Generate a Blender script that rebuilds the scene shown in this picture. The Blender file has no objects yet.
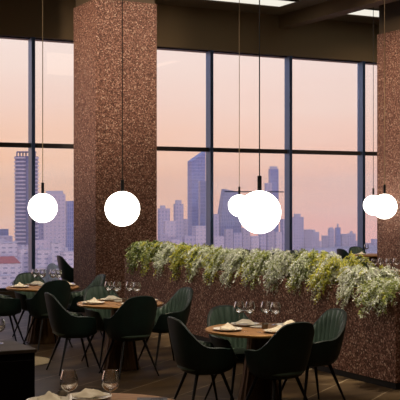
import bpy, math, random
from mathutils import Vector, Matrix
sc = bpy.context.scene
COL = sc.collection
PI = math.pi
# ------------------------------------------------------------------ camera
YAW = math.atan2(0.4616, 0.8871)
EYE = 1.95
F = 1077.0
cam_d = bpy.data.cameras.new('camera'); cam_d.sensor_width = 36; cam_d.lens = F/400*36
cam_d.clip_end = 6000; cam_d.clip_start = 0.05
cam = bpy.data.objects.new('camera', cam_d); COL.objects.link(cam)
cam.location = (0, 0, EYE); cam.rotation_euler = (PI/2, 0, -YAW)
sc.camera = cam
SN, CS = math.sin(YAW), math.cos(YAW)
def P(px, z):                       # a point at a given bearing and distance, in room coordinates
    x = (px-200)/F*z
    return (x*CS + z*SN, -x*SN + z*CS)
def onY(px, Y):                     # the same, on a line parallel to the window wall
    k = (px-200)/F
    return P(px, Y/(CS - SN*k))[0]
# ------------------------------------------------------------------ view, world, lights
vs = sc.view_settings
vs.view_transform = 'Standard'; vs.look = 'None'; vs.exposure = 0.0; vs.gamma = 1.0; vs.use_curve_mapping = False
try:
    sc.cycles.use_denoising = True
    sc.cycles.max_bounces = 8; sc.cycles.diffuse_bounces = 3; sc.cycles.glossy_bounces = 3
    sc.cycles.transmission_bounces = 8; sc.cycles.transparent_max_bounces = 24; sc.cycles.volume_bounces = 0
    sc.cycles.caustics_reflective = False; sc.cycles.caustics_refractive = False
    sc.cycles.sample_clamp_indirect = 6
except Exception: pass
def lin(c):
    return tuple(((v/255)/12.92 if v/255 <= .04045 else ((v/255+.055)/1.055)**2.4) for v in c)
w = bpy.data.worlds.new('dusk_sky'); sc.world = w; w.use_nodes = True
nt = w.node_tree; nt.nodes.clear()
def N(t, nt, **kw):
    n = nt.nodes.new(t)
    for k, v in kw.items(): setattr(n, k, v)
    return n
tc = N('ShaderNodeTexCoord', nt); sp = N('ShaderNodeSeparateXYZ', nt)
nt.links.new(tc.outputs['Generated'], sp.inputs[0])
mr = N('ShaderNodeMapRange', nt); mr.inputs[1].default_value = -0.10; mr.inputs[2].default_value = 0.50
nt.links.new(sp.outputs[2], mr.inputs[0])
def ramp(nt, stops):
    r = N('ShaderNodeValToRGB', nt)
    el = r.color_ramp.elements
    while len(el) < len(stops): el.new(.5)
    for e, (p, c) in zip(el, stops): e.position = p; e.color = (*lin(c), 1)
    return r
def zp(z): return (z+.10)/.60
ra = ramp(nt, [(zp(-.09), (196,160,176)), (zp(-.045), (238,180,158)), (zp(.0), (243,190,152)), (zp(.04), (243,192,158)),
               (zp(.09), (238,205,190)), (zp(.15), (240,220,212)), (zp(.25), (205,196,220)), (zp(.45), (150,165,215))])
rb = ramp(nt, [(zp(-.09), (205,165,185)), (zp(-.045), (244,176,168)), (zp(.0), (242,188,170)), (zp(.04), (243,196,176)),
               (zp(.09), (240,208,196)), (zp(.15), (240,220,214)), (zp(.25), (205,196,220)), (zp(.45), (150,165,215))])
for r in (ra, rb): nt.links.new(mr.outputs[0], r.inputs[0])
# azimuth blend: peach on the left, pinker to the right
vm = N('ShaderNodeVectorMath', nt, operation='DOT_PRODUCT'); vm.inputs[1].default_value = (CS, -SN, 0)
nt.links.new(tc.outputs['Generated'], vm.inputs[0])
m2 = N('ShaderNodeMapRange', nt); m2.inputs[1].default_value = -.12; m2.inputs[2].default_value = .12
nt.links.new(vm.outputs['Value'], m2.inputs[0])
mx = N('ShaderNodeMix', nt, data_type='RGBA'); nt.links.new(m2.outputs[0], mx.inputs[0])
nt.links.new(ra.outputs[0], mx.inputs[6]); nt.links.new(rb.outputs[0], mx.inputs[7])
# soft streaky cloud high up
mp = N('ShaderNodeMapping', nt); mp.inputs['Scale'].default_value = (3, 3, 16)
nt.links.new(tc.outputs['Generated'], mp.inputs[0])
no = N('ShaderNodeTexNoise', nt); no.inputs['Scale'].default_value = 2.2; no.inputs['Detail'].default_value = 3
nt.links.new(mp.outputs[0], no.inputs['Vector'])
cr = N('ShaderNodeMapRange', nt); cr.inputs[1].default_value = .45; cr.inputs[2].default_value = .7; cr.inputs[4].default_value = .22
nt.links.new(no.outputs[0], cr.inputs[0])
mc = N('ShaderNodeMix', nt, data_type='RGBA'); nt.links.new(cr.outputs[0], mc.inputs[0])
nt.links.new(mx.outputs[2], mc.inputs[6]); mc.inputs[7].default_value = (*lin((240,222,212)), 1)
bg = N('ShaderNodeBackground', nt); bg.inputs[1].default_value = 1.2
nt.links.new(mc.outputs[2], bg.inputs[0])
wo = N('ShaderNodeOutputWorld', nt); nt.links.new(bg.outputs[0], wo.inputs[0])

def area(name, loc, sx, sy, power, color, rot=(0,0,0)):
    l = bpy.data.lights.new(name, 'AREA'); l.shape = 'RECTANGLE'; l.size = sx; l.size_y = sy; l.energy = power; l.color = color
    o = bpy.data.objects.new(name, l); COL.objects.link(o); o.location = loc; o.rotation_euler = rot
    return o
def spot(name, loc, target, power, deg, color, blend=.6, r=.04):
    l = bpy.data.lights.new(name, 'SPOT'); l.energy = power; l.spot_size = math.radians(deg); l.spot_blend = blend
    l.color = color; l.shadow_soft_size = r
    o = bpy.data.objects.new(name, l); COL.objects.link(o); o.location = loc
    o.rotation_euler = (Vector(target)-Vector(loc)).to_track_quat('-Z', 'Y').to_euler()
    return o
WARM = (1.0, .80, .56)
GLOBE_E = 7.0
TABLES = {}
def tpos(px, z): return P(px, z)
TABLES['T0'] = P(101, 6.15)
TABLES['T1'] = P(259.3, 9.97)
TABLES['T2'] = P(120.5, 12.5)
TABLES['T3'] = P(43, 14.8)
TABLES['T5'] = P(391, 18.0)
TABLES['T6'] = (onY(259, 19.1), 19.1)
TABLES['T7'] = (onY(374, 19.1), 19.1)
TABLES['T4'] = (7.88, 19.2)
CEIL = 6.05
SPOTP = {'T0': 110, 'T1': 640, 'T2': 560, 'T3': 480, 'T5': 380, 'T6': 120, 'T7': 380, 'T4': 250}
for k, (x, y) in TABLES.items():
    spot('table_spot', (x-.5, y-.9, CEIL-.1), (x, y, .76), SPOTP[k], 17 if k != 'T0' else 20, WARM)
# unseen spots added to brighten the columns, warm fill added under the ceiling
spot('column_fill', (2.6, 15.2, CEIL-.1), (6.9, 17.6, 4.1), 1700, 50, (1, .78, .6), .9, .25)
spot('column_fill', (9.2, 13.2, CEIL-.1), (7.6, 17.1, 4.6), 780, 48, (1, .78, .6), .9, .25)
spot('column_fill', (10.6, 14.4, CEIL-.1), (13.6, 17.7, 3.9), 1500, 50, (1, .78, .6), .9, .25)
for y in (9.2, 10.5, 11.8, 13.1, 14.4, 15.6):  # added spots without fixtures, only there to brighten the plants
    spot('planter_fill', (6.75, y, CEIL-.1), (6.98, y, 1.0), 1500, 19, (1, .88, .72), .8, .06)
sun = bpy.data.lights.new('low_sun', 'SUN'); sun.energy = .8; sun.angle = .05; sun.color = (1, .80, .74)
so = bpy.data.objects.new('low_sun', sun); COL.objects.link(so)
so.rotation_euler = Vector((-.35, .9, -.28)).to_track_quat('-Z', 'Y').to_euler()

area('room_fill', (3.5, 6.5, CEIL-.05), 6, 5, 150, (1, .80, .60))  # unseen area lamps added as warm fill for the dark interior
area('room_fill', (11.5, 10.5, CEIL-.05), 5, 5, 120, (1, .80, .60))
area('room_fill', (2.5, 13.5, CEIL-.05), 3, 5, 70, (1, .80, .60))

# ------------------------------------------------------------------ materials
def mat(name, col, rough=.6, metal=0, spec=.5, coat=0):
    m = bpy.data.materials.new(name); m.use_nodes = True
    b = m.node_tree.nodes['Principled BSDF']
    b.inputs['Base Color'].default_value = (*lin(col), 1); b.inputs['Roughness'].default_value = rough
    b.inputs['Metallic'].default_value = metal; b.inputs['Specular IOR Level'].default_value = spec
    b.inputs['Coat Weight'].default_value = coat
    return m
def vary(m, c1, c2, scale=3, detail=3, stretch=(1,1,1), lo=.35, hi=.65, bump=0):
    nt = m.node_tree; b = nt.nodes['Principled BSDF']
    t = N('ShaderNodeTexCoord', nt); mp = N('ShaderNodeMapping', nt); mp.inputs['Scale'].default_value = stretch
    n = N('ShaderNodeTexNoise', nt); n.inputs['Scale'].default_value = scale; n.inputs['Detail'].default_value = detail
    r = ramp(nt, [(lo, c1), (hi, c2)])
    nt.links.new(t.outputs['Object'], mp.inputs[0]); nt.links.new(mp.outputs[0], n.inputs['Vector'])
    nt.links.new(n.outputs[0], r.inputs[0]); nt.links.new(r.outputs[0], b.inputs['Base Color'])
    if bump:
        bp = N('ShaderNodeBump', nt); bp.inputs['Strength'].default_value = bump; bp.inputs['Distance'].default_value = .01
        nt.links.new(n.outputs[0], bp.inputs['Height']); nt.links.new(bp.outputs[0], b.inputs['Normal'])
    return m
def emit(name, col, s):
    m = bpy.data.materials.new(name); m.use_nodes = True; nt = m.node_tree; nt.nodes.clear()
    e = N('ShaderNodeEmission', nt); e.inputs[0].default_value = (*lin(col), 1); e.inputs[1].default_value = s
    o = N('ShaderNodeOutputMaterial', nt); nt.links.new(e.outputs[0], o.inputs[0])
    return m
def terrazzo(name):
    m = bpy.data.materials.new(name); m.use_nodes = True; nt = m.node_tree; b = nt.nodes['Principled BSDF']
    t = N('ShaderNodeTexCoord', nt)
    v = N('ShaderNodeTexVoronoi', nt); v.inputs['Scale'].default_value = 64; nt.links.new(t.outputs['Object'], v.inputs['Vector'])
    s = N('ShaderNodeSeparateColor', nt); nt.links.new(v.outputs['Color'], s.inputs[0])
    r = ramp(nt, [(0, (88,58,48)), (.24, (114,78,65)), (.48, (138,98,82)), (.68, (160,118,101)), (.86, (184,144,124)), (.95, (212,182,160))])
    r.color_ramp.interpolation = 'CONSTANT'
    nt.links.new(s.outputs[0], r.inputs[0])
    v2 = N('ShaderNodeTexVoronoi', nt); v2.inputs['Scale'].default_value = 64; v2.feature = 'DISTANCE_TO_EDGE'
    nt.links.new(t.outputs['Object'], v2.inputs['Vector'])
    g = N('ShaderNodeMapRange', nt); g.inputs[1].default_value = .02; g.inputs[2].default_value = .10
    g.inputs[3].default_value = .55; g.inputs[4].default_value = 1
    nt.links.new(v2.outputs[0], g.inputs[0])
    mu = N('ShaderNodeMix', nt, data_type='RGBA', blend_type='MULTIPLY'); mu.inputs[0].default_value = 1
    nt.links.new(r.outputs[0], mu.inputs[6]); nt.links.new(g.outputs[0], mu.inputs[7])
    nt.links.new(mu.outputs[2], b.inputs['Base Color'])
    bp = N('ShaderNodeBump', nt); bp.inputs['Strength'].default_value = .35; bp.inputs['Distance'].default_value = .006
    nt.links.new(s.outputs[1], bp.inputs['Height']); nt.links.new(bp.outputs[0], b.inputs['Normal'])
    b.inputs['Roughness'].default_value = .6; b.inputs['Specular IOR Level'].default_value = .25
    return m
def floor_mat():
    m = bpy.data.materials.new('wood_look_tile'); m.use_nodes = True; nt = m.node_tree; b = nt.nodes['Principled BSDF']
    t = N('ShaderNodeTexCoord', nt); mp = N('ShaderNodeMapping', nt)
    mp.vector_type = 'TEXTURE'; mp.inputs['Rotation'].default_value = (0, 0, math.radians(36.3))
    a = math.radians(36.3); nx, ny = -math.sin(a), math.cos(a)
    off = (8.85*ny + 5.74*nx) % .6
    mp.inputs['Location'].default_value = (nx*off, ny*off, 0)
    nt.links.new(t.outputs['Object'], mp.inputs[0])
    br = N('ShaderNodeTexBrick', nt); br.inputs['Scale'].default_value = 1; br.inputs['Brick Width'].default_value = 2.4
    br.inputs['Row Height'].default_value = .6; br.inputs['Mortar Size'].default_value = .006; br.inputs['Mortar Smooth'].default_value = 0
    br.inputs['Color1'].default_value = (*lin((96,78,54)), 1); br.inputs['Color2'].default_value = (*lin((80,65,45)), 1)
    br.inputs['Mortar'].default_value = (*lin((168,152,126)), 1); br.offset = .5
    nt.links.new(mp.outputs[0], br.inputs['Vector'])
    mp2 = N('ShaderNodeMapping', nt); mp2.inputs['Scale'].default_value = (.5, 2.2, 1); mp2.inputs['Rotation'].default_value = (0,0,math.radians(20))
    nt.links.new(t.outputs['Object'], mp2.inputs[0])
    n = N('ShaderNodeTexNoise', nt); n.inputs['Scale'].default_value = 1.8; n.inputs['Detail'].default_value = 5
    nt.links.new(mp2.outputs[0], n.inputs['Vector'])
    r = ramp(nt, [(.3, (150,140,130)), (.7, (255,250,240))])
    nt.links.new(n.outputs[0], r.inputs[0])
    mu = N('ShaderNodeMix', nt, data_type='RGBA', blend_type='MULTIPLY'); mu.inputs[0].default_value = 1
    nt.links.new(br.outputs[0], mu.inputs[6]); nt.links.new(r.outputs[0], mu.inputs[7])
    nt.links.new(mu.outputs[2], b.inputs['Base Color'])
    b.inputs['Roughness'].default_value = .5; b.inputs['Specular IOR Level'].default_value = .2
    return m
def thin_glass(name, tint=(255,255,255), refl=.9, rough=.0):
    m = bpy.data.materials.new(name); m.use_nodes = True; nt = m.node_tree; nt.nodes.clear()
    tr = N('ShaderNodeBsdfTransparent', nt); tr.inputs[0].default_value = (*lin(tint), 1)
    gl = N('ShaderNodeBsdfGlossy', nt); gl.inputs['Roughness'].default_value = rough
    fr = N('ShaderNodeFresnel', nt); fr.inputs[0].default_value = 1.45
    mu = N('ShaderNodeMath', nt, operation='MULTIPLY'); mu.inputs[1].default_value = refl
    nt.links.new(fr.outputs[0], mu.inputs[0])
    mi = N('ShaderNodeMixShader', nt); nt.links.new(mu.outputs[0], mi.inputs[0])
    nt.links.new(tr.outputs[0], mi.inputs[1]); nt.links.new(gl.outputs[0], mi.inputs[2])
    o = N('ShaderNodeOutputMaterial', nt); nt.links.new(mi.outputs[0], o.inputs[0])
    return m
def facade(name, wall, glass, fl=3.6, bw=3.4, mortar=.9, rough=.5, bias=0):
    m = bpy.data.materials.new(name); m.use_nodes = True; nt = m.node_tree; b = nt.nodes['Principled BSDF']
    t = N('ShaderNodeTexCoord', nt); s = N('ShaderNodeSeparateXYZ', nt); nt.links.new(t.outputs['Object'], s.inputs[0])
    ad = N('ShaderNodeMath', nt, operation='ADD'); nt.links.new(s.outputs[0], ad.inputs[0]); nt.links.new(s.outputs[1], ad.inputs[1])
    c = N('ShaderNodeCombineXYZ', nt); nt.links.new(ad.outputs[0], c.inputs[0]); nt.links.new(s.outputs[2], c.inputs[1])
    br = N('ShaderNodeTexBrick', nt); br.offset = 0; br.inputs['Scale'].default_value = 1
    br.inputs['Brick Width'].default_value = bw; br.inputs['Row Height'].default_value = fl; br.inputs['Mortar Size'].default_value = mortar
    br.inputs['Mortar Smooth'].default_value = 0; br.inputs['Bias'].default_value = bias
    br.inputs['Color1'].default_value = (*lin(glass), 1); br.inputs['Color2'].default_value = (*lin(tuple(min(255, v+34) for v in glass)), 1)
    br.inputs['Mortar'].default_value = (*lin(wall), 1)
    nt.links.new(c.outputs[0], br.inputs['Vector']); nt.links.new(br.outputs[0], b.inputs['Base Color'])
    b.inputs['Roughness'].default_value = rough
    return m
M = {}
M['terrazzo'] = terrazzo('terrazzo_cladding')
M['floor'] = floor_mat()
M['ceiling'] = mat('ceiling_paint', (132,116,88), .8)
M['bulkhead'] = mat('bulkhead_paint', (134,112,80), .75)
M['wall'] = mat('dark_wall', (60,48,38), .8)
M['casing'] = mat('dark_casing', (84,70,50), .7)
M['frame'] = mat('window_frame_metal', (96,120,160), .32, .85)
M['frame_dark'] = mat('dark_frame_paint', (44,36,32), .6)
M['plinth'] = mat('black_plinth', (14,12,11), .6)
M['soil'] = vary(mat('soil', (38,28,20), .95), (28,20,14), (54,40,28), 30)
M['pane'] = thin_glass('window_glass', (252,252,252), .9)
M['green'] = vary(mat('green_leather', (18,40,36), .5), (15,34,31), (22,46,41), 5)
M['green_lit'] = vary(mat('green_leather_lit', (68,86,76), .42), (64,82,71), (80,100,88), 5)  # same leather, lighter: light on the chair insides is put into the colour
M['black'] = mat('black_metal', (12,12,12), .4, .3)
M['wood'] = vary(mat('table_wood', (150,112,76), .6, spec=.25), (134,98,64), (168,128,88), 4, 4, (1,8,1))
M['brass'] = mat('dark_bronze', (84,62,36), .45, .8)
M['brass_edge'] = mat('brass_edge', (190,140,80), .3, .8)
M['china'] = mat('white_china', (232,226,212), .25)
M['linen'] = vary(mat('cream_linen', (232,222,200), .9), (222,210,186), (240,232,214), 18)
M['steel'] = mat('cutlery_steel', (190,185,176), .22, 1)
def real_glass(name):
    m = bpy.data.materials.new(name); m.use_nodes = True; nt = m.node_tree; nt.nodes.clear()
    g = N('ShaderNodeBsdfGlass', nt); g.inputs['IOR'].default_value = 1.5; g.inputs['Roughness'].default_value = 0
    gl = N('ShaderNodeBsdfGlossy', nt); gl.inputs['Roughness'].default_value = .06; gl.inputs[0].default_value = (.92, .95, 1, 1)
    lw = N('ShaderNodeLayerWeight', nt); lw.inputs[0].default_value = .45
    mi = N('ShaderNodeMixShader', nt); nt.links.new(lw.outputs['Facing'], mi.inputs[0])
    nt.links.new(g.outputs[0], mi.inputs[1]); nt.links.new(gl.outputs[0], mi.inputs[2])
    o = N('ShaderNodeOutputMaterial', nt); nt.links.new(mi.outputs[0], o.inputs[0]); return m
M['glass'] = real_glass('clear_glass')
M['wine'] = mat('water_clear', (230,230,225), .05); 
M['globe'] = emit('opal_globe', (255,247,232), GLOBE_E)
M['panel'] = emit('ceiling_light_diffuser', (246,240,226), 1.0)
M['cord_dark'] = mat('black_cord', (20,18,16), .6)
M['cord_tan'] = mat('tan_cord', (186,162,128), .6)
M['dark_wood'] = vary(mat('dark_wood', (26,18,14), .4), (20,14,11), (34,24,18), 4, 4, (1,9,1))
M['mat'] = vary(mat('pale_disc', (196,178,142), .85), (186,168,132), (206,188,150), 40)
M['cab_top'] = vary(mat('brown_wood_top', (52,42,30), .6), (44,34,24), (60,48,34), 4, 4, (1,9,1))
M['cab_body'] = mat('black_lacquer', (5,4,4), .5, spec=.15)
M['jar'] = mat('pewter', (110,104,96), .3, .9)
# ------------------------------------------------------------------ mesh helpers
class MB:
    def __init__(s): s.v = []; s.f = []; s.m = []; s.mi = 0
    def face(s, idx): s.f.append(tuple(idx)); s.m.append(s.mi)
    def box(s, x0, x1, y0, y1, z0, z1, rot=0, c=(0,0)):
        b = len(s.v); cr, sr = math.cos(rot), math.sin(rot)
        for z in (z0, z1):
            for x, y in ((x0,y0),(x1,y0),(x1,y1),(x0,y1)):
                s.v.append((c[0]+x*cr-y*sr, c[1]+x*sr+y*cr, z))
        for f in ((3,2,1,0),(4,5,6,7),(0,1,5,4),(1,2,6,5),(2,3,7,6),(3,0,4,7)): s.face([b+i for i in f])
        return s
    def lathe(s, prof, n=32, c=(0,0,0), cap=True):
        b = len(s.v)
        for r, z in prof:
            for k in range(n):
                a = 2*PI*k/n; s.v.append((c[0]+r*math.cos(a), c[1]+r*math.sin(a), c[2]+z))
        for i in range(len(prof)-1):
            for k in range(n):
                k2 = (k+1) % n
                s.face((b+i*n+k, b+i*n+k2, b+(i+1)*n+k2, b+(i+1)*n+k))
        if cap:
            s.face([b+k for k in range(n)][::-1]); s.face([b+(len(prof)-1)*n+k for k in range(n)])
        return s
    def tube(s, p, rad, n=8):
        b = len(s.v); p = [Vector(q) for q in p]
        if not isinstance(rad, (list, tuple)): rad = [rad]*len(p)
        for i, q in enumerate(p):
            d = (p[min(i+1, len(p)-1)]-p[max(i-1, 0)]).normalized()
            up = Vector((0,0,1)) if abs(d.z) < .9 else Vector((1,0,0))
            x = d.cross(up).normalized(); y = d.cross(x)
            for k in range(n):
                a = 2*PI*k/n; s.v.append(tuple(q+(x*math.cos(a)+y*math.sin(a))*rad[i]))
        for i in range(len(p)-1):
            for k in range(n):
                k2 = (k+1) % n
                s.face((b+i*n+k, b+(i+1)*n+k, b+(i+1)*n+k2, b+i*n+k2))
        s.face([b+k for k in range(n)]); s.face([b+(len(p)-1)*n+k for k in range(n)][::-1])
        return s
    def prism(s, pts, z0, z1):
        b = len(s.v); n = len(pts)
        for z in (z0, z1):
            for q in pts: s.v.append((q[0], q[1], z if not callable(z) else z(q)))
        s.face([b+i for i in range(n)][::-1]); s.face([b+n+i for i in range(n)])
        for i in range(n):
            j = (i+1) % n; s.face((b+i, b+j, b+n+j, b+n+i))
        return s
    def build(s, name, mats, parent=None, smooth=False, bevel=0, loc=None):
        me = bpy.data.meshes.new(name); me.from_pydata(s.v, [], s.f)
        if not isinstance(mats, (list, tuple)): mats = [mats]
        for m in mats: me.materials.append(m)
        me.polygons.foreach_set('material_index', s.m)
        me.validate(); me.update()
        o = bpy.data.objects.new(name, me); COL.objects.link(o)
        if loc: o.location = loc
        if parent: o.parent = parent
        if smooth:
            me.polygons.foreach_set('use_smooth', [True]*len(me.polygons))
            me.set_sharp_from_angle(angle=math.radians(42))
        if bevel:
            md = o.modifiers.new('bevel', 'BEVEL'); md.width = bevel; md.segments = 2; md.limit_method = 'ANGLE'
        return o
def tag(o, label=None, cat=None, group=None, kind=None):
    if label: o['label'] = label
    if cat: o['category'] = cat
    if group: o['group'] = group
    if kind: o['kind'] = kind
    return o
def empty(name, loc=(0,0,0), rz=0):
    o = bpy.data.objects.new(name, None); COL.objects.link(o); o.location = loc; o.rotation_euler = (0,0,rz)
    o.empty_display_size = .1
    return o
def thing(name, label, cat, loc=(0,0,0), rz=0, group=None):
    return tag(empty(name, loc, rz), label, cat, group)
def copy_tree(o, parent=None):
    c = o.copy(); COL.objects.link(c); c.parent = parent
    for ch in list(o.children): copy_tree(ch, c)
    return c
_proto = {}
def place(kind, maker, label, cat, loc, rz=0, group=None):
    if kind not in _proto:
        o = maker(); _proto[kind] = o
    else: o = copy_tree(_proto[kind])
    o.location = loc; o.rotation_euler = (0, 0, rz)
    o['label'] = label; o['category'] = cat
    if group: o['group'] = group
    elif 'group' in o: del o['group']
    return o
R = random.Random(7)
# ------------------------------------------------------------------ room shell
X0, X1, Y0, YW = -7.0, 21.0, -4.0, 20.4
SILL, HEAD, TRANS = .17, 5.17, 3.035
def struct(name, mb, m, **k): return tag(mb.build(name, m, **k), kind='structure')
struct('floor', MB().box(X0, X1, Y0, YW+.5, -.3, 0), M['floor'])
struct('ceiling', MB().box(X0, X1, Y0, YW+.5, CEIL, CEIL+.3), M['ceiling'])
struct('wall_left', MB().box(X0-.3, X0, Y0, YW+.5, -.3, CEIL+.3), M['wall'])
struct('wall_right', MB().box(X1, X1+.3, Y0, YW+.5, -.3, CEIL+.3), M['wall'])
struct('wall_back', MB().box(X0-.3, X1+.3, Y0-.3, Y0, -.3, CEIL+.3), M['wall'])
struct('wall_window_head', MB().box(X0, X1, YW, YW+.5, HEAD, CEIL), M['bulkhead'])
struct('wall_window_sill', MB().box(X0, X1, YW-.02, YW+.5, 0, SILL), M['casing'])
mx0 = onY(211.6, YW+.02)          # inner left edge of a mullion
k0 = int(math.floor((mx0-X0)/2.0))
start = mx0 - 2.0*k0
n = 0; x = start
MW = .075
while x < X1-.3:
    n += 1
    win = tag(empty('window_%d' % n, (x, YW, 0)), kind='structure')
    x2 = min(x+2.0, X1)
    wd = x2-x
    f = MB().box(-MW/2, MW/2, .0, .22, SILL, HEAD)
    f.build('mullion', M['frame'], win, bevel=.006)
    MB().box(MW/2, wd-MW/2, .09, .21, TRANS-.045, TRANS+.045).build('transom', M['frame_dark'], win)
    g = MB().box(MW/2, wd-MW/2, .11, .2, SILL, SILL+.05).box(MW/2, wd-MW/2, .11, .2, HEAD-.02, HEAD)
    g.build('rail', M['frame_dark'], win)
    MB().box(MW/2, wd-MW/2, .15, .16, SILL+.05, TRANS-.045).build('pane', M['pane'], win)
    MB().box(MW/2, wd-MW/2, .15, .16, TRANS+.045, HEAD-.02).build('pane', M['pane'], win)
    x = x2
# crossbeam between the ceiling bays
BX = onY(279, YW)
struct('trim_1', MB().box(BX, BX+.3, Y0, YW, CEIL-.28, CEIL), M['bulkhead'])
# columns
CW, CD, CTOP = 1.155, 1.06, 5.395
c1 = (6.91, 17.14); c2x = onY(377, 18.2)
for (cx, lab) in ((c1[0], 'speckled brown terrazzo column on the left, behind the second round table'),
                  (c2x, 'speckled brown terrazzo column at the right edge, behind the planter')):
    co = thing('column', lab, 'column', (cx, c1[1], 0)); co['kind'] = 'structure'
    MB().box(0, CW, 0, CD, 0, CTOP).build('cladding', M['terrazzo'], co, bevel=.006)
    MB().box(.03, CW-.03, .03, CD-.03, CTOP, CEIL).build('casing', M['casing'], co)
    MB().box(-.015, CW+.015, -.015, CD+.015, 0, .08).build('plinth', M['plinth'], co)
# luminous ceiling panels
def cl(x0, x1, y0, y1, label):
    t = thing('ceiling_light', label, 'ceiling light', ((x0+x1)/2, (y0+y1)/2, CEIL), 0)
    a, b = (x1-x0)/2, (y1-y0)/2
    MB().box(-a, a, -b, b, -.012, -.002).build('diffuser', M['panel'], t)
    f = MB(); e = .03
    f.box(-a-e, a+e, -b-e, -b, -.03, -.001).box(-a-e, a+e, b, b+e, -.03, -.001).box(-a-e, -a, -b, b, -.03, -.001).box(a, a+e, -b, b, -.03, -.001)
    f.build('frame', M['casing'], t)
cl(8.2, 12.0, 18.72, 19.42, 'long bright ceiling light strip at the top middle, above the window head')
cl(12.95, 17.2, 18.78, 19.5, 'bright ceiling light strip beside the top of the right column')
# ------------------------------------------------------------------ planter
PX = 6.88
pya = P(396, 11.05)[1]; pyb = 15.83; PH = 1.0; PW = .55
pl = thing('planter_box', 'long speckled brown terrazzo planter wall holding feathery plants', 'planter', (PX, pya, 0))
L = pyb-pya
bx = MB()
bx.box(0, .05, 0, L, .07, PH).box(PW-.05, PW, 0, L, .07, PH).box(.05, PW-.05, 0, .05, .07, PH).box(.05, PW-.05, L-.05, L, .07, PH)
bx.build('box', M['terrazzo'], pl)
MB().box(.015, PW-.015, .015, L-.015, 0, .07).build('plinth', M['plinth'], pl)
tag(MB().box(.05, PW-.05, .05, L-.05, .80, PH-.05).build('soil', M['soil'], pl), kind='stuff')
# plants
def leafmat(n, c1, c2):
    m = mat(n, c1, .6); vary(m, c1, c2, 14, 2)
    b = m.node_tree.nodes['Principled BSDF']; nt = m.node_tree
    tr = N('ShaderNodeBsdfTranslucent', nt); mi = N('ShaderNodeMixShader', nt); mi.inputs[0].default_value = .4
    src = b.inputs['Base Color'].links[0].from_socket; nt.links.new(src, tr.inputs[0])
    nt.links.new(b.outputs[0], mi.inputs[1]); nt.links.new(tr.outputs[0], mi.inputs[2])
    nt.links.new(mi.outputs[0], nt.nodes['Material Output'].inputs[0])
    return m
L_OL = leafmat('olive_leaf', (146,156,84), (184,190,112)); L_YE = leafmat('yellow_green_leaf', (206,204,72), (226,220,110))
L_SA = leafmat('sage_leaf', (208,214,184), (230,232,212)); L_WH = leafmat('white_blossom', (236,238,226), (246,246,240))
L_DK = leafmat('dark_green_stem', (80,96,44), (104,120,58))
def plant(y, mix, label, spread=.36, up=.30, droop=.35, seed=0):
    r = random.Random(seed)
    mb = MB()
    cx, cy, cz = PX+PW/2, y, PH-.02
    o = Vector((cx, cy, cz))
    def quad(p, d, wdt, ln, mi):
        d = d.normalized(); s = d.cross(Vector((r.uniform(-1,1), r.uniform(-1,1), r.uniform(-1,1)))).normalized()*wdt
        b = len(mb.v)
        mb.v += [tuple(p), tuple(p+d*ln*.5+s), tuple(p+d*ln), tuple(p+d*ln*.5-s)]
        mb.mi = mi; mb.face((b, b+1, b+2, b+3))
    st = MB(); st.mi = 0
    for i in range(190):
        a = r.uniform(0, 2*PI)
        if i % 2 == 0: a = PI + r.uniform(-.9, .9)          # towards the aisle side
        hang = r.random()
        reach = spread*(.35+.65*math.sqrt(r.random()))
        toend = abs(math.sin(a))
        rise = up*(.3+.95*r.random()**1.5)
        sx = -1 if math.cos(a) < 0 else 1
        out = reach*(1.05 if abs(math.cos(a)) > .3 else .8)
        fall = 0
        lim = PW/2+.02
        pts = []
        nst = 9
        over = abs(math.cos(a))*out > lim*.8
        fall = (droop*r.uniform(.3, 1.05)*(1-.55*min(1, abs(math.sin(a))*1.1)**2)) if over else .06
        for k in range(nst):
            t = k/(nst-1)
            h = rise*math.sin(min(1, t*1.5)*PI/2) - fall*max(0, t-.45)**1.2*1.9
            px_ = math.cos(a)*out*(t**.8); py_ = math.sin(a)*out*.80*(t**.8)
            pts.append(o + Vector((px_*1.15, py_, h+.03)) + Vector((r.uniform(-.008,.008), r.uniform(-.008,.008), 0)))
        st.tube(pts[::2], [.004, .003, .003, .002, .0015], 3)
        u = r.random(); acc = 0; base = 0
        for mi_, wgt in enumerate(mix):
            acc += wgt
            if u <= acc: base = mi_; break
        for k in range(1, nst):
            for q in range(4 if k < 3 else 9):
                p = pts[k-1].lerp(pts[k], r.random())
                d = (pts[k]-pts[k-1]).normalized()*.6 + Vector((r.uniform(-1,1), r.uniform(-1,1), r.uniform(-1,1)))
                mi = base if r.random() < .8 else r.choice([1, 0, 3 if mix[3] > .1 else 1])
                if k < 3: mi = r.choice([0, 0, 4])
                ln = r.uniform(.020, .042) if mi != 3 else r.uniform(.014, .024)
                quad(p, d, ln*(.22 if mi != 3 else .5), ln, mi)
    t = thing('trailing_plant', label, 'plant', (cx, cy, PH-.05), 0, 'feathery plants along the planter wall')
    fo = mb.build('foliage', [L_OL, L_SA, L_YE, L_WH, L_DK], t); fo.location = (-cx, -cy, -PH+.05)
    s_ = st.build('stems', L_DK, t); s_.location = (-cx, -cy, -PH+.05)
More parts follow.
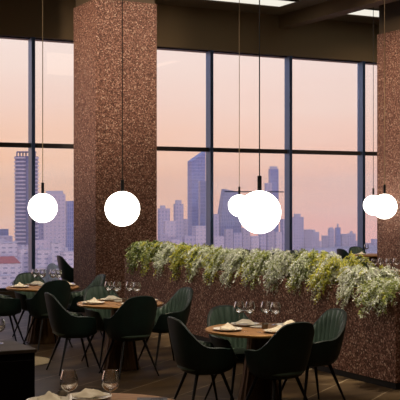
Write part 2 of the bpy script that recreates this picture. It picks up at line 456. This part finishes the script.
# mixes: olive, sage, yellow, white, dark
Pn = [
 (15.46, (.62,.08,.02,.02,.26), 'olive feathery plant at the far left end of the planter', .30),
 (15.02, (.36,.08,.34,.02,.20), 'olive and yellow feathery plant second from the planter left end', .28),
 (14.48, (.14,.60,.04,.20,.02), 'grey-green feathery plant between two yellow-tinged ones near left end', .28),
 (13.94, (.24,.06,.56,.02,.12), 'yellow-tinged feathery plant above the second table right chair', .28),
 (13.40, (.14,.46,.10,.28,.02), 'sage plant with white blossom just left of the mullion behind', .29),
 (12.86, (.22,.38,.14,.24,.02), 'sage and olive plant below the small globe lamp', .30),
 (12.32, (.04,.30,.02,.62,.02), 'pale whitish blossom plant below the largest globe lamp', .31),
 (11.78, (.38,.28,.06,.26,.02), 'green-centred blossom plant just right of the largest globe lamp', .31),
 (11.24, (.06,.32,.04,.56,.02), 'whitish feathery plant over the middle of the planter right half', .31),
 (10.70, (.40,.30,.04,.22,.04), 'green plant with white flowers left of the bright yellow one', .31),
 (10.20, (.04,.12,.56,.26,.02), 'bright yellow and white blossom plant near the planter right end', .34),
 ( 9.68, (.08,.28,.04,.58,.02), 'whitish plant right of the bright yellow one', .31),
 ( 9.10, (.46,.20,.04,.26,.04), 'green drooping plant at the planter right end', .42)]
for i, (y, mix, lab, spd) in enumerate(Pn):
    plant(y, mix, lab, spread=spd+.04, seed=i+3, up={9.10: .10, 9.68: .18, 10.20: .29, 10.70: .28, 11.24: .28}.get(y, .25))
# ------------------------------------------------------------------ furniture
def sm(t): t = max(0, min(1, t)); return t*t*(3-2*t)
def make_chair():
    root = empty('tub_chair')
    n = 120
    def rim(a):            # a: 0 at back .. pi at front
        a = abs(a)
        if a < .30: return .90 - .012*(a/.3)**2
        if a < 1.55: return .645 + .243*(1-sm((a-.30)/1.25))**1.15
        if a < 2.15: return .645 - .02*sm((a-1.55)/.6)
        return .625 - .175*sm((a-2.15)/.5)
    def rad(a, t, off=0):
        ca = math.cos(a)
        rx0, ry0 = .205, .20
        top = rim(a)
        rx1 = .295; ry1 = .33 if ca > 0 else .285
        hh = (top-.43)/.47
        k = (t**.55) if ca > .2 else t**.5
        # squarer plan
        rx = rx0+(rx1-rx0)*k*min(1, .55+.6*hh); ry = ry0+(ry1-ry0)*k*min(1, .6+.5*hh)
        s = math.sin(a)
        e = .82
        X = rx*math.copysign(abs(s)**e, s); Y = -ry*math.copysign(abs(ca)**e, ca)
        ln = math.hypot(X, Y); g = 1-off/ln
        return X*g, Y*g
    rows = 9
    sh = MB()
    for i in range(rows+1):
        t = i/rows
        for k in range(n):
            a = -PI+2*PI*k/n
            X, Y = rad(a, t); z = .415+(rim(a)-.415)*t
            sh.v.append((X, Y, z))
    for i in range(rows):
        for k in range(n):
            k2 = (k+1) % n; sh.face((i*n+k, i*n+k2, (i+1)*n+k2, (i+1)*n+k))
    # rounded rim + inside edge
    b = len(sh.v)
    for (of, dz) in ((.010, .008), (.026, .006), (.036, -.006)):
        for k in range(n):
            a = -PI+2*PI*k/n; X, Y = rad(a, 1, of); sh.v.append((X, Y, rim(a)+dz))
    for j in range(3):
        lo = rows*n if j == 0 else b+(j-1)*n; hi = b+j*n
        for k in range(n):
            k2 = (k+1) % n; sh.face((lo+k, lo+k2, hi+k2, hi+k))
    # bottom
    b2 = len(sh.v)
    for (g, z) in ((.8, .395), (.4, .39)):
        for k in range(n):
            a = -PI+2*PI*k/n; X, Y = rad(a, 0); sh.v.append((X*g, Y*g, z))
    for k in range(n):
        k2 = (k+1) % n
        sh.face((k2, k, b2+k, b2+k2)); sh.face((b2+k2, b2+k, b2+n+k, b2+n+k2))
    sh.face([b2+n+k for k in range(n)][::-1])
    sh.build('shell', M['green'], root, smooth=True)
    # channel-tufted lining
    li = MB(); nn = 240; rows = 8
    for i in range(rows+1):
        t = i/rows
        for k in range(nn):
            a = -PI+2*PI*k/nn
            zt = rim(a)-.006; z = .43+(zt-.43)*t
            tt = (z-.415)/(rim(a)-.415)
            ch = .022*abs(math.sin(a*15))*(1-.15*t)
            X, Y = rad(a, tt, .034+ch if t < 1 else .034)
            li.v.append((X, Y, z))
    for i in range(rows):
        for k in range(nn):
            k2 = (k+1) % nn; li.face((i*nn+k2, i*nn+k, (i+1)*nn+k, (i+1)*nn+k2))
    li.build('padded_lining', M['green_lit'], root, smooth=True)
    cu = MB(); pr = []
    n3 = 40
    for (g, z) in ((.9, .43), (1.0, .445), (1.0, .475), (.93, .492), (.5, .50)):
        pr.append((g, z))
    for g, z in pr:
        for k in range(n3):
            a = -PI+2*PI*k/n3; X, Y = rad(a, .3, .03); cu.v.append((X*g, Y*g, z))
    for i in range(len(pr)-1):
        for k in range(n3):
            k2 = (k+1) % n3; cu.face((i*n3+k, i*n3+k2, (i+1)*n3+k2, (i+1)*n3+k))
    cu.face([(len(pr)-1)*n3+k for k in range(n3)]); cu.face([k for k in range(n3)][::-1])
    cu.build('seat_cushion', M['green_lit'], root, smooth=True)
    for sx in (-1, 1):
        for sy in (-1, 1):
            MB().tube([(sx*.12, sy*.12, .405), (sx*.245, sy*.25, .0)], [.017, .009], 10).build('leg', M['black'], root, smooth=True)
    return root
def make_table():
    root = empty('round_table')
    TZ = .76
    MB().lathe([(.47, TZ-.032), (.497, TZ-.022), (.497, TZ-.004), (.49, TZ)], 64).build('tabletop', M['wood'], root, smooth=True)
    MB().lathe([(.499, TZ-.024), (.503, TZ-.022), (.503, TZ-.006), (.499, TZ-.004)], 64, cap=False).build('edge_band', M['brass_edge'], root, smooth=True)
    prof = [(.235, 0), (.235, .012), (.225, .02), (.20, .12), (.165, .30), (.135, .48), (.115, .62), (.11, .70), (.13, .728)]
    b = MB(); nf = 40
    for r_, z in prof:
        for k in range(nf):
            a = 2*PI*k/nf; g = r_*(1-.03*(k % 2)) ; b.v.append((g*math.cos(a), g*math.sin(a), z))
    for i in range(len(prof)-1):
        for k in range(nf):
            k2 = (k+1) % nf; b.face((i*nf+k, i*nf+k2, (i+1)*nf+k2, (i+1)*nf+k))
    b.face([k for k in range(nf)][::-1]); b.face([(len(prof)-1)*nf+k for k in range(nf)])
    b.build('pedestal', M['brass'], root)
    return root
def make_plate():
    o = MB().lathe([(.07, 0), (.08, 0), (.10, .006), (.132, .018), (.135, .021), (.130, .0215), (.098, .011), (.08, .008), (.01, .007)], 40).build('dinner_plate', M['china'], smooth=True)
    return o
def make_side_plate():
    return MB().lathe([(.04, 0), (.05, 0), (.078, .010), (.080, .012), (.076, .0125), (.05, .005), (.01, .004)], 32).build('side_plate', M['china'], smooth=True)
def make_napkin(seed):
    def mk():
        r = random.Random(seed); n = 15; mb = MB()
        for i in range(n):
            for j in range(n):
                u, v = i/(n-1)*2-1, j/(n-1)*2-1
                rr = max(abs(u), abs(v))
                z = .004 + .036*max(0, 1-1.15*math.hypot(u*.8, v*.8))**.6 + .012*(1-rr)*math.sin(5*u+seed)*math.sin(4*v+2*seed) + r.uniform(0, .003)
                z += .016*max(0, math.sin(3.2*(u+v)+seed))*(1-rr*.5)
                mb.v.append((u*.085+.01*math.sin(3*v+seed), v*.065+.008*math.sin(4*u), max(.003, z)))
        for i in range(n-1):
            for j in range(n-1):
                mb.face((i*n+j, (i+1)*n+j, (i+1)*n+j+1, i*n+j+1))
        o = mb.build('napkin', M['linen'], smooth=True)
        md = o.modifiers.new('thick', 'SOLIDIFY'); md.thickness = .003; md.offset = 1
        return o
    return mk
def make_glass():
    root = empty('wine_glass')
    bowl = [(.003, .086), (.020, .090), (.040, .104), (.050, .122), (.0525, .138), (.050, .158), (.043, .182), (.0375, .200),
            (.0357, .2002), (.0410, .182), (.0475, .158), (.0495, .139), (.0465, .126), (.037, .111), (.018, .0985), (.003, .097)]
    MB().lathe(bowl+[bowl[0]], 32, cap=False).build('bowl', M['glass'], root, smooth=True)
    MB().lathe([(.0035, .004), (.003, .03), (.003, .07), (.004, .0865)], 12).build('stem', M['glass'], root, smooth=True)
    MB().lathe([(.036, 0), (.037, .0015), (.02, .003), (.005, .006)], 32).build('foot', M['glass'], root, smooth=True)
    for ch in root.children: ch.scale = (1, 1, 1.06)
    return root
def make_fork():
    mb = MB().box(-.004, .004, -.10, .03, 0, .003)
    mb.box(-.011, .011, .03, .05, .001, .004)
    for k in range(4): mb.box(-.011+k*.0062, -.0076+k*.0062, .05, .09, .001, .004)
    return mb.build('fork', M['steel'])
def make_knife():
    return MB().box(-.005, .005, -.11, 0, 0, .004).prism([(-.006, 0), (.006, 0), (.009, .05), (.004, .105), (-.005, .11)], 0, .002).build('knife', M['steel'])
def make_candle():
    root = empty('candle_holder')
    MB().lathe([(.026, 0), (.030, .01), (.030, .05), (.027, .052), (.026, .012), (.002, .01)], 24).build('cup', M['jar'], root, smooth=True)
    MB().lathe([(.018, .011), (.018, .036), (.002, .038)], 20).build('candle', M['linen'], root)
    return root

TN = {'T0': 'the foreground table', 'T1': 'the table under the largest globe', 'T2': 'the table in front of the left column',
      'T3': 'the table by the left window', 'T4': 'the table behind the left column', 'T5': 'the table beyond the planter end',
      'T6': 'the window table beyond the planter', 'T7': 'the window table beside the right column'}
TL = {'T0': 'round wooden table with two wine glasses in the bottom left foreground',
      'T1': 'round wooden table nearest the planter right end, under the largest globe lamp',
      'T2': 'round wooden table in front of the left speckled column',
      'T3': 'round wooden table by the window at the left edge',
      'T4': 'round table mostly hidden behind the left speckled column',
      'T5': 'round table with four glasses beyond the planter at the right edge',
      'T6': 'round window table hidden beyond the middle of the planter',
      'T7': 'round window table just left of the right speckled column'}
SIDE = {'far': (0, 1, PI), 'near': (0, -1, 0), 'left': (-1, 0, -PI/2), 'right': (1, 0, PI/2)}
SIDEW = {'far': 'far side', 'near': 'near side', 'left': 'left side', 'right': 'right side'}
CH = {'far': (.46, .05), 'near': (.49, -.11), 'left': (.565, .02), 'right': (.56, -.02)}
TSIDES = {'T1': 'far near left right', 'T2': 'far near left right', 'T3': 'far near left right', 'T4': 'left', 'T5': 'left',
          'T6': 'far near right', 'T7': 'far left', 'T0': ''}
TZ = .7602
kn = 0
for T, (tx, ty) in TABLES.items():
    place('table', make_table, TL[T], 'table', (tx, ty, 0), R.uniform(0, .3), 'round dining tables')
    for s in TSIDES[T].split():
        dx, dy, rz = SIDE[s]; d, j = CH[s]
        if s == 'near': rz += .13
        lab = 'green tub chair on the %s of %s' % (SIDEW[s], TN[T])
        ox, oy = tx+dx*d, ty+dy*d
        place('chair', make_chair, lab, 'chair', (ox+(j if dx == 0 else 0), oy+(j if dx != 0 else 0), 0), rz+R.uniform(-.09, .09), 'green tub chairs around the tables')
    sets = {'T0': 'left far', 'T1': 'far near left right', 'T2': 'far near left right', 'T3': 'far near left right', 'T4': '',
            'T5': 'near left', 'T6': '', 'T7': 'left near'}[T].split()
    for s in sets:
        dx, dy, rz = SIDE[s]
        q = .27 if s == 'far' else .335
        plx, ply = tx+dx*q, ty+dy*q
        if T == 'T0': plx, ply = P(89, 6.44) if s == 'far' else P(49, 6.30)
        place('plate', make_plate, 'white dinner plate on the %s of %s' % (SIDEW[s], TN[T]), 'plate', (plx, ply, TZ), 0, 'white dinner plates')
        kn += 1
        sd = kn % 4
        place('napkin%d' % sd, make_napkin(sd), 'folded cream napkin on the %s plate of %s' % (s if s != 'near' else 'near-side', TN[T]), 'napkin',
              (plx, ply, TZ+.010), rz+R.uniform(-.6, .6), 'cream napkins on plates')
        if T not in ('T5', 'T7'):
            ca, sa = math.cos(rz), math.sin(rz)
            if T == 'T0': continue
            for nm, mk, off in (('fork', make_fork, -.155), ('knife', make_knife, .155)):
                lx, ly = off, -.0
                q2 = q-.02
                bx_, by_ = tx+dx*q2+ca*off, ty+dy*q2+sa*off
                place(nm, mk, 'steel %s on the %s of %s' % (nm, SIDEW[s], TN[T]), nm, (bx_, by_, TZ), rz, 'steel %ss by the plates' % nm)
    if T in ('T1', 'T2', 'T3'):
        for (ax, az, wlab) in ((-.172, .42, 'first'), (-.068, .375, 'second'), (.085, .40, 'third'), (.172, .31, 'fourth')):
            gx, gy = tx+ax*CS+az*SN, ty-ax*SN+az*CS
            place('glass', make_glass, '%s wine glass from the left on %s' % (wlab, TN[T]), 'wine glass', (gx, gy, TZ+(.0)), 0, 'stemmed wine glasses on the tables')
        place('candle', make_candle, 'small metal candle cup in the middle of %s' % TN[T], 'candle holder', (tx+.03, ty-.05, TZ), 0, 'candle cups')
        place('side', make_side_plate, 'small white side plate in the middle of %s' % TN[T], 'plate', (tx+.03, ty+.07, TZ), 0, 'small side plates')
    if T == 'T0':
        for gpx, wlab in ((69, 'left'), (110.5, 'right')):
            gx, gy = P(gpx, 6.18)
            place('glass', make_glass, '%s wine glass of the two on the foreground table' % wlab, 'wine glass', (gx, gy, TZ), 0, 'stemmed wine glasses on the tables')
        x_, y_ = P(63, 6.45)
        place('candle', make_candle, 'small metal candle cup at the left edge of the foreground table', 'candle holder', (x_, y_, TZ), 0, 'candle cups')
        x_, y_ = P(152, 6.3)
        mn = thing('menu_folder', 'closed black menu folder on the right edge of the foreground table', 'menu', (x_, y_, TZ), -.45)
        MB().box(-.09, .09, -.12, .12, 0, .004).build('cover', M['black'], mn)
        MB().box(-.086, .086, -.117, .117, .004, .009).build('pages', M['linen'], mn)
        MB().box(-.09, .09, -.12, .12, .009, .013).build('cover', M['black'], mn)
    if T == 'T5':
        for i, gpx in enumerate((374, 381, 388.5, 396)):
            gx, gy = P(gpx, 17.92+.1*(i % 2))
            place('glass', make_glass, '%s wine glass from the left on %s' % (('first', 'second', 'third', 'fourth')[i], TN[T]), 'wine glass', (gx, gy, TZ), 0, 'stemmed wine glasses on the tables')
    if T == 'T7':
        gx, gy = P(366.5, 23.9)
        place('glass', make_glass, 'wine glass on the window table beside the right column', 'wine glass', (gx, gy, TZ), 0, 'stemmed wine glasses on the tables')
# service cabinet, bottom left
sx, sy = P(35, 8.72)
cb = thing('service_cabinet', 'black square service cabinet standing at the bottom left edge', 'cabinet', (sx-1.5, sy, 0))
MB().box(0, 1.5, 0, .62, .05, .715).build('body', M['cab_body'], cb, bevel=.004)
MB().box(-.01, 1.51, -.015, .635, .715, .745).build('top', M['cab_top'], cb, bevel=.004)
MB().box(.03, 1.47, .03, .59, 0, .05).build('base', M['plinth'], cb)
for k in range(2):
    d = MB().box(.02+k*.735, .745+k*.735, -.016, -.001, .07, .66).build('door', M['cab_body'], cb, bevel=.003)
    MB().box(.66+k*.10, .675+k*.10, -.03, -.016, .35, .47).build('handle', M['black'], d)
gx, gy = P(-1, 9.05)
place('glass', make_glass, 'wine glass cut by the left edge, standing on the black cabinet', 'wine glass', (gx, gy, .7455), 0, 'stemmed wine glasses on the tables')
rx, ry = P(14, 13.0)
disc = MB().lathe([(.45, 0), (.452, .003), (.44, .005)], 64).build('floor_mat', M['mat'], smooth=True)  # thin pale disc lying flat on the floor
disc.location = (rx, ry, .0005); tag(disc, 'round pale disc on the floor behind the black cabinet', 'mat')
# ------------------------------------------------------------------ globe pendants
def pendant(px, z, yc, rad, capl, cord, label):
    x, y = P(px, z); zc = EYE-(yc-200)/F*z
    t = thing('globe_pendant', label, 'pendant lamp', (x, y, zc), 0, 'white globe pendant lamps')
    prof = [(max(.001, rad*math.sin(PI*k/24)), -rad*math.cos(PI*k/24)) for k in range(25)]
    MB().lathe(prof, 48).build('globe', M['globe'], t, smooth=True)
    MB().lathe([(.02, rad-.006), (.02, rad+capl), (.012, rad+capl+.004)], 20).build('cap', M['black'], t, smooth=True)
    MB().tube([(0,0,rad+capl), (0,0,CEIL-zc-.03)], .006 if cord == 'cord_tan' else .0055, 8).build('cord', M[cord], t)
    MB().lathe([(.06, CEIL-zc-.03), (.06, CEIL-zc)], 24).build('ceiling_rose', M['black'], t, smooth=True)
def r_(d, z): return d/2*z/F
pendant(42.7, 14.8, 208, r_(29.2, 14.8), .145, 'cord_tan', 'glowing white globe pendant at the left, in front of the window')
pendant(122.4, 12.5, 208.8, r_(35, 12.5), .13, 'cord_dark', 'glowing white globe pendant in front of the left speckled column')
pendant(259.5, 9.97, 212.2, r_(43, 9.97), .135, 'cord_dark', 'largest glowing white globe pendant, right of the smaller overlapping one')
pendant(239.3, 19.6, 205.7, r_(22, 19.6), .145, 'cord_tan', 'small white globe pendant partly behind the largest one')
pendant(384.5, 17.6, 206.5, r_(25, 17.6), .15, 'cord_tan', 'white globe pendant in front of the right speckled column')
pendant(373.3, 21.8, 205.2, r_(20, 21.8), .14, 'cord_dark', 'smaller white globe pendant partly behind the one at the right column')
# thin horizontal bar across one window bay
x_a, x_b = onY(226, YW-.05), onY(285.5, YW-.05)
tb = MB().tube([(x_a, YW+.02, 2.13), (x_b, YW+.02, 2.13)], .012, 8)
struct('trim_2', tb, M['frame'])
# ------------------------------------------------------------------ the city outside
GZ = EYE-60.0
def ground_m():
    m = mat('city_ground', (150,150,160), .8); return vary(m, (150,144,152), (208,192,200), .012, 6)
gm = MB()
A = math.radians(26); nseg = 24
pts = []
for r0 in (90, 1500):
    for k in range(nseg+1):
        a = -A+2*A*k/nseg
        pts.append((r0, a))
for (r0, a) in pts:
    k = 200+F*math.tan(a); x, y = P(k, r0*math.cos(a)); gm.v.append((x, y, GZ))
for k in range(nseg): gm.face((k, nseg+1+k, nseg+2+k, k+1))
struct('city_ground', gm, ground_m())
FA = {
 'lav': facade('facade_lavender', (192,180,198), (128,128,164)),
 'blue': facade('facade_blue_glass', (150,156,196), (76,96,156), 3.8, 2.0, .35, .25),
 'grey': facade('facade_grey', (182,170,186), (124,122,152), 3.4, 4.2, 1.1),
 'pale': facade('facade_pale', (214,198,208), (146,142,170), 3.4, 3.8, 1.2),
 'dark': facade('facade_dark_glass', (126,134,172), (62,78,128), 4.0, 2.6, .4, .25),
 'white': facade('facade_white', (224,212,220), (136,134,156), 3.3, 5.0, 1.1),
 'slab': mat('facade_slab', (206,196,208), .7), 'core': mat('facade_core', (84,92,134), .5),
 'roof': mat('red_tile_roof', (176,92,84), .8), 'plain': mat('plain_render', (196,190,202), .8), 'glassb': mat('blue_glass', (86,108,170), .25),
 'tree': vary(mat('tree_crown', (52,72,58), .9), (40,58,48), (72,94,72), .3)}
def bld(px0, px1, ytop, d, sty, label, yaw=25, steps=None, crown=None, depth=None, shape=None, name='tower_block'):
    """an office or housing block standing on the city ground"""
    pxc = (px0+px1)/2; x, y = P(pxc, d); yaw = math.radians(yaw)
    vis = (px1-px0)/F*d
    ww = vis/(abs(math.cos(yaw))+.6*abs(math.sin(yaw))); dd = depth or ww*.6+4
    if depth is None: dd = ww*.6
    top = EYE-(ytop-200)/F*d - GZ
    t = thing(name, label, 'building', (x, y, GZ), -YAW+yaw)
    b = MB()
    if shape == 'wedge':      # sloping roof rising to the right
        z1 = lambda q: top if q[0] > 0 else top-.10*vis*2
        b.prism([(-ww/2,-dd/2), (0,-dd*.62), (ww/2,-dd/2), (ww/2,dd/2), (-ww/2,dd/2)], 0, lambda q: top-(.5-q[0]/ww)*vis*.55)
    elif shape == 'facet':
        nq = [(-ww/2,-dd/2), (ww/2,-dd/2), (ww/2,dd/2), (-ww/2,dd/2)]
        bb = len(b.v)
        for (qx, qy) in nq: b.v.append((qx*1.0, qy, 0))
        for (qx, qy) in nq: b.v.append((qx*1.12, qy*1.1, top*.45))
        for i_, (qx, qy) in enumerate(nq): b.v.append((qx*.74+(.08*ww), qy*.7, top-(i_ in (1, 2))*vis*.12))
        for lv in (0, 4):
            for i_ in range(4):
                j_ = (i_+1) % 4
                b.face((bb+lv+i_, bb+lv+j_, bb+lv+4+j_)); b.face((bb+lv+i_, bb+lv+4+j_, bb+lv+4+i_))
        b.face((bb+8, bb+9, bb+10, bb+11))
    else:
        b.box(-ww/2, ww/2, -dd/2, dd/2, 0, top)
    b.build('block', FA[sty], t)
    if crown:
        for (a0, a1, h) in crown:
            MB().box(-ww/2+a0*ww, -ww/2+a1*ww, -dd*.3, dd*.3, top, top+h).build('rooftop_storey', FA['plain'] if h < 12 else FA[sty], t)
    return t
def slab_tower(px0, px1, ytop, d, label):
    pxc = (px0+px1)/2; x, y = P(pxc, d); vis = (px1-px0)/F*d
    top = EYE-(ytop-200)/F*d-GZ; ww = vis*.86; dd = ww*.8
    t = thing('tower_block', label, 'building', (x, y, GZ), -YAW+math.radians(12))
    def outline(g):
        pts = []
        for k in range(24):
            a = 2*PI*k/24; c, s = math.cos(a), math.sin(a)
            pts.append((ww/2*g*math.copysign(abs(c)**.6, c), dd/2*g*math.copysign(abs(s)**.7, s)))
        return pts
    MB().prism(outline(.9), 0, top-3).build('core', FA['core'], t)
    sl = MB(); z = 3.0
    while z < top-4:
        sl.prism(outline(1.0), z, z+1.15); z += 3.15
    sl.build('balcony_slabs', FA['slab'], t)
    MB().box(-ww*.05, ww*.1, -dd*.42, -dd*.56, 0, top-2).build('stair_core', FA['core'], t)
    c = MB()
    for k in range(7): c.box(-ww*.4+k*ww*.12, -ww*.36+k*ww*.12, -dd*.3, dd*.3, top-3, top+1.5)
    c.prism(outline(.95), top-3.2, top-2.2); c.prism(outline(.8), top+1.2, top+2); c.build('crown_frame', FA['core'], t)
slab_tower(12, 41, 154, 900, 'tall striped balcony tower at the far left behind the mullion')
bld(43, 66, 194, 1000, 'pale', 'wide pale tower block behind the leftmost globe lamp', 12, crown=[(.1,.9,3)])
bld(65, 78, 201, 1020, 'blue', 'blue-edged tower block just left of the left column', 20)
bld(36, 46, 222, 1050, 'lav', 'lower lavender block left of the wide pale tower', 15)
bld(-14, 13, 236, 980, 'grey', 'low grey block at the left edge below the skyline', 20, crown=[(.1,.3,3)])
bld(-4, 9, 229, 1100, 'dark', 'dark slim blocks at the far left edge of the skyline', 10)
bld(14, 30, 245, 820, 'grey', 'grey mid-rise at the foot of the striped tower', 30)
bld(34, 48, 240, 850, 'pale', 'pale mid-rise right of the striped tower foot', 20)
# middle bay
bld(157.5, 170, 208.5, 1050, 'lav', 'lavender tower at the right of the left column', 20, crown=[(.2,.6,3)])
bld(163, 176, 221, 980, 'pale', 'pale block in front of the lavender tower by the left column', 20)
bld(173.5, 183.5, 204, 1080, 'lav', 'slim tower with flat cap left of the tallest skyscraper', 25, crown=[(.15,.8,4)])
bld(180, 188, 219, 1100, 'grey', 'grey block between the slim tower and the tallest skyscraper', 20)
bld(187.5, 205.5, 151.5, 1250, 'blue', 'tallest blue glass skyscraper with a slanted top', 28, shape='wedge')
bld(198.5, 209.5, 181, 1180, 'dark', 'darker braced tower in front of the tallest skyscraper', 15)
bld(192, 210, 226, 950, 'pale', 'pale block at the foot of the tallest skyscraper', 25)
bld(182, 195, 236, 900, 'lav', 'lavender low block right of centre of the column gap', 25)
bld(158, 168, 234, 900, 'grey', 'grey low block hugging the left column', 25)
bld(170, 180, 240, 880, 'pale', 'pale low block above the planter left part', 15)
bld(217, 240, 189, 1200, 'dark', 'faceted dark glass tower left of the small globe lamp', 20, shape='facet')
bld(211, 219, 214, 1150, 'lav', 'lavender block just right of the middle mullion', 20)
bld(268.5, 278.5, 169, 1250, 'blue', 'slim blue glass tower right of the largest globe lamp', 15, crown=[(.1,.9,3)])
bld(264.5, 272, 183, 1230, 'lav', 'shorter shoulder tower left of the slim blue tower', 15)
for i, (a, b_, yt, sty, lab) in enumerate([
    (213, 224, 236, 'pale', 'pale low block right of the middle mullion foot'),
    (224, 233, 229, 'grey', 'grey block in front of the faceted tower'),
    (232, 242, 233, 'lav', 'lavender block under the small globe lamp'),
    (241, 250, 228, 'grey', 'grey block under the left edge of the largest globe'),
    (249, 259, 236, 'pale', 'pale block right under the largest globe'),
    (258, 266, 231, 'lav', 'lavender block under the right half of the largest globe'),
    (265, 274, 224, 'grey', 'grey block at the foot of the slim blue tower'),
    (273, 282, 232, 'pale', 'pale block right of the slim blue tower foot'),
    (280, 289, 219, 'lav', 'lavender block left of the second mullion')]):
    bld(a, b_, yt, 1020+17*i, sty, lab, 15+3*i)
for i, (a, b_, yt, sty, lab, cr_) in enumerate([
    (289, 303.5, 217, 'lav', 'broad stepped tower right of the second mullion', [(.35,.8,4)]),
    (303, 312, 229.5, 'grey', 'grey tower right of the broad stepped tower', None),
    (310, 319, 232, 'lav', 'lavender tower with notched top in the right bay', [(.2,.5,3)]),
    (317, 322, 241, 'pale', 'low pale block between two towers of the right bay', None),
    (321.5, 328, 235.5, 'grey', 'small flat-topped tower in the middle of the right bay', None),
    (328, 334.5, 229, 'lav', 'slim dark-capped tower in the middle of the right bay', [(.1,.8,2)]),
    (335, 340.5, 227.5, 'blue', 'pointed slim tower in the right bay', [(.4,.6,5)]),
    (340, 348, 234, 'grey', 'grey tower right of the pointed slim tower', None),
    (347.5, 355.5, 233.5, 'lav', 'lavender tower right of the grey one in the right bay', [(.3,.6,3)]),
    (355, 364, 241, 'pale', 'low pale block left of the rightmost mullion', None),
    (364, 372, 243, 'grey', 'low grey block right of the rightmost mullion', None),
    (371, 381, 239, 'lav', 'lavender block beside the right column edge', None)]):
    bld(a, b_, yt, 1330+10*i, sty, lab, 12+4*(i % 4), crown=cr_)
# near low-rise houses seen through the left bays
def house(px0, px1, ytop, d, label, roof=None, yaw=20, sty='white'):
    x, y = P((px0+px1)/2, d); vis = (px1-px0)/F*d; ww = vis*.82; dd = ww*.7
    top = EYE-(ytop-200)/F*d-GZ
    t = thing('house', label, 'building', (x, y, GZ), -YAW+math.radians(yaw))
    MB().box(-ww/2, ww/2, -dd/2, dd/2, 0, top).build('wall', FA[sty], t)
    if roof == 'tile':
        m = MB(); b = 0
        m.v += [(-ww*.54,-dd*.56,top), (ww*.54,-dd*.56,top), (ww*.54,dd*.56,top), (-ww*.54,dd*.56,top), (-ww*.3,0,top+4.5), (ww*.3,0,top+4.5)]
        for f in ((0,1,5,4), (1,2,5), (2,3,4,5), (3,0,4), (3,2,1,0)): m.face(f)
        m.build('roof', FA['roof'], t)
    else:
        MB().box(-ww/2-.4, ww/2+.4, -dd/2-.4, dd/2+.4, top, top+.7).build('roof', FA['plain'], t)
        MB().box(-ww*.3, -ww*.05, -dd*.2, dd*.1, top+.7, top+3.2).build('roof_hut', FA['plain'], t)
for a, b_, yt, d, lab, rf in [
    (-8, 18, 243, 800, 'long white house at the left edge below the striped tower', None),
    (-6, 21, 263, 720, 'wide red-tiled house at the left edge above the table', 'tile'),
    (18, 31, 249, 780, 'white house left of the leftmost mullion', None),
    (35, 52, 250, 770, 'white terraced house right of the leftmost mullion', None),
    (50, 62, 243, 800, 'white house with roof hut right of the leftmost globe', None),
    (60, 76, 252, 760, 'white house beside the left column', None),
    (30, 46, 268, 690, 'low white house above the far chair', None),
    (-8, 12, 276, 670, 'low white house at the bottom left of the window', None),
    (56, 74, 270, 690, 'low white house behind the dark chair by the column', None)]:
    house(a, b_, yt, d, lab, rf, yaw=R.uniform(8, 30))
def tree(px, ybase, d, h, label):
    x, y = P(px, d)
    t = thing('tree', label, 'tree', (x, y, GZ), 0, 'trees in the city below')
    MB().tube([(0,0,0), (0,0,h*.5)], .5, 6).build('trunk', M['dark_wood'], t)
    r = random.Random(int(px*10)); m = MB()
    for k in range(6):
        c = (r.uniform(-.3,.3)*h, r.uniform(-.3,.3)*h, h*r.uniform(.45, .8)); q = h*r.uniform(.2, .32)
        m.lathe([(max(.01, q*math.sin(PI*j/6)), -q*math.cos(PI*j/6)) for j in range(7)], 8, c)
    m.build('crown', FA['tree'], t)
for px, d, h, lab in [(20, 700, 10, 'dark tree left of the leftmost mullion'), (42, 740, 18, 'large dark tree right of the leftmost mullion'),
    (38, 660, 12, 'dark tree above the far left chair'), (49, 680, 14, 'dark tree right of the large dark one'), (66, 780, 14, 'dark tree beside the left column'),
    (14, 650, 9, 'small tree at the bottom of the left window'), (56, 650, 12, 'dark tree behind the dark chair back')]:
    tree(px, 0, d, h, lab)
# evening haze hanging over the city (a real volume)
HZ = bpy.data.materials.new('evening_haze'); HZ.use_nodes = True; nt = HZ.node_tree; nt.nodes.clear()
vs_ = N('ShaderNodeVolumeScatter', nt); vs_.inputs['Color'].default_value = (1, .92, .96, 1); vs_.inputs['Density'].default_value = .00034
vs_.inputs['Anisotropy'].default_value = 0
o_ = N('ShaderNodeOutputMaterial', nt); nt.links.new(vs_.outputs[0], o_.inputs['Volume'])
hb = MB()
for z in (GZ+.5, GZ+85):
    for r0, a in ((120, -A), (1480, -A), (1480, A), (120, A)):
        x, y = P(200+F*math.tan(a), r0*math.cos(a)); hb.v.append((x, y, z))
for f in ((0,1,2,3), (7,6,5,4), (0,4,5,1), (1,5,6,2), (2,6,7,3), (3,7,4,0)): hb.face(f)
hz = hb.build('haze', HZ); tag(hz, 'thin lavender evening haze over the city', kind='structure')
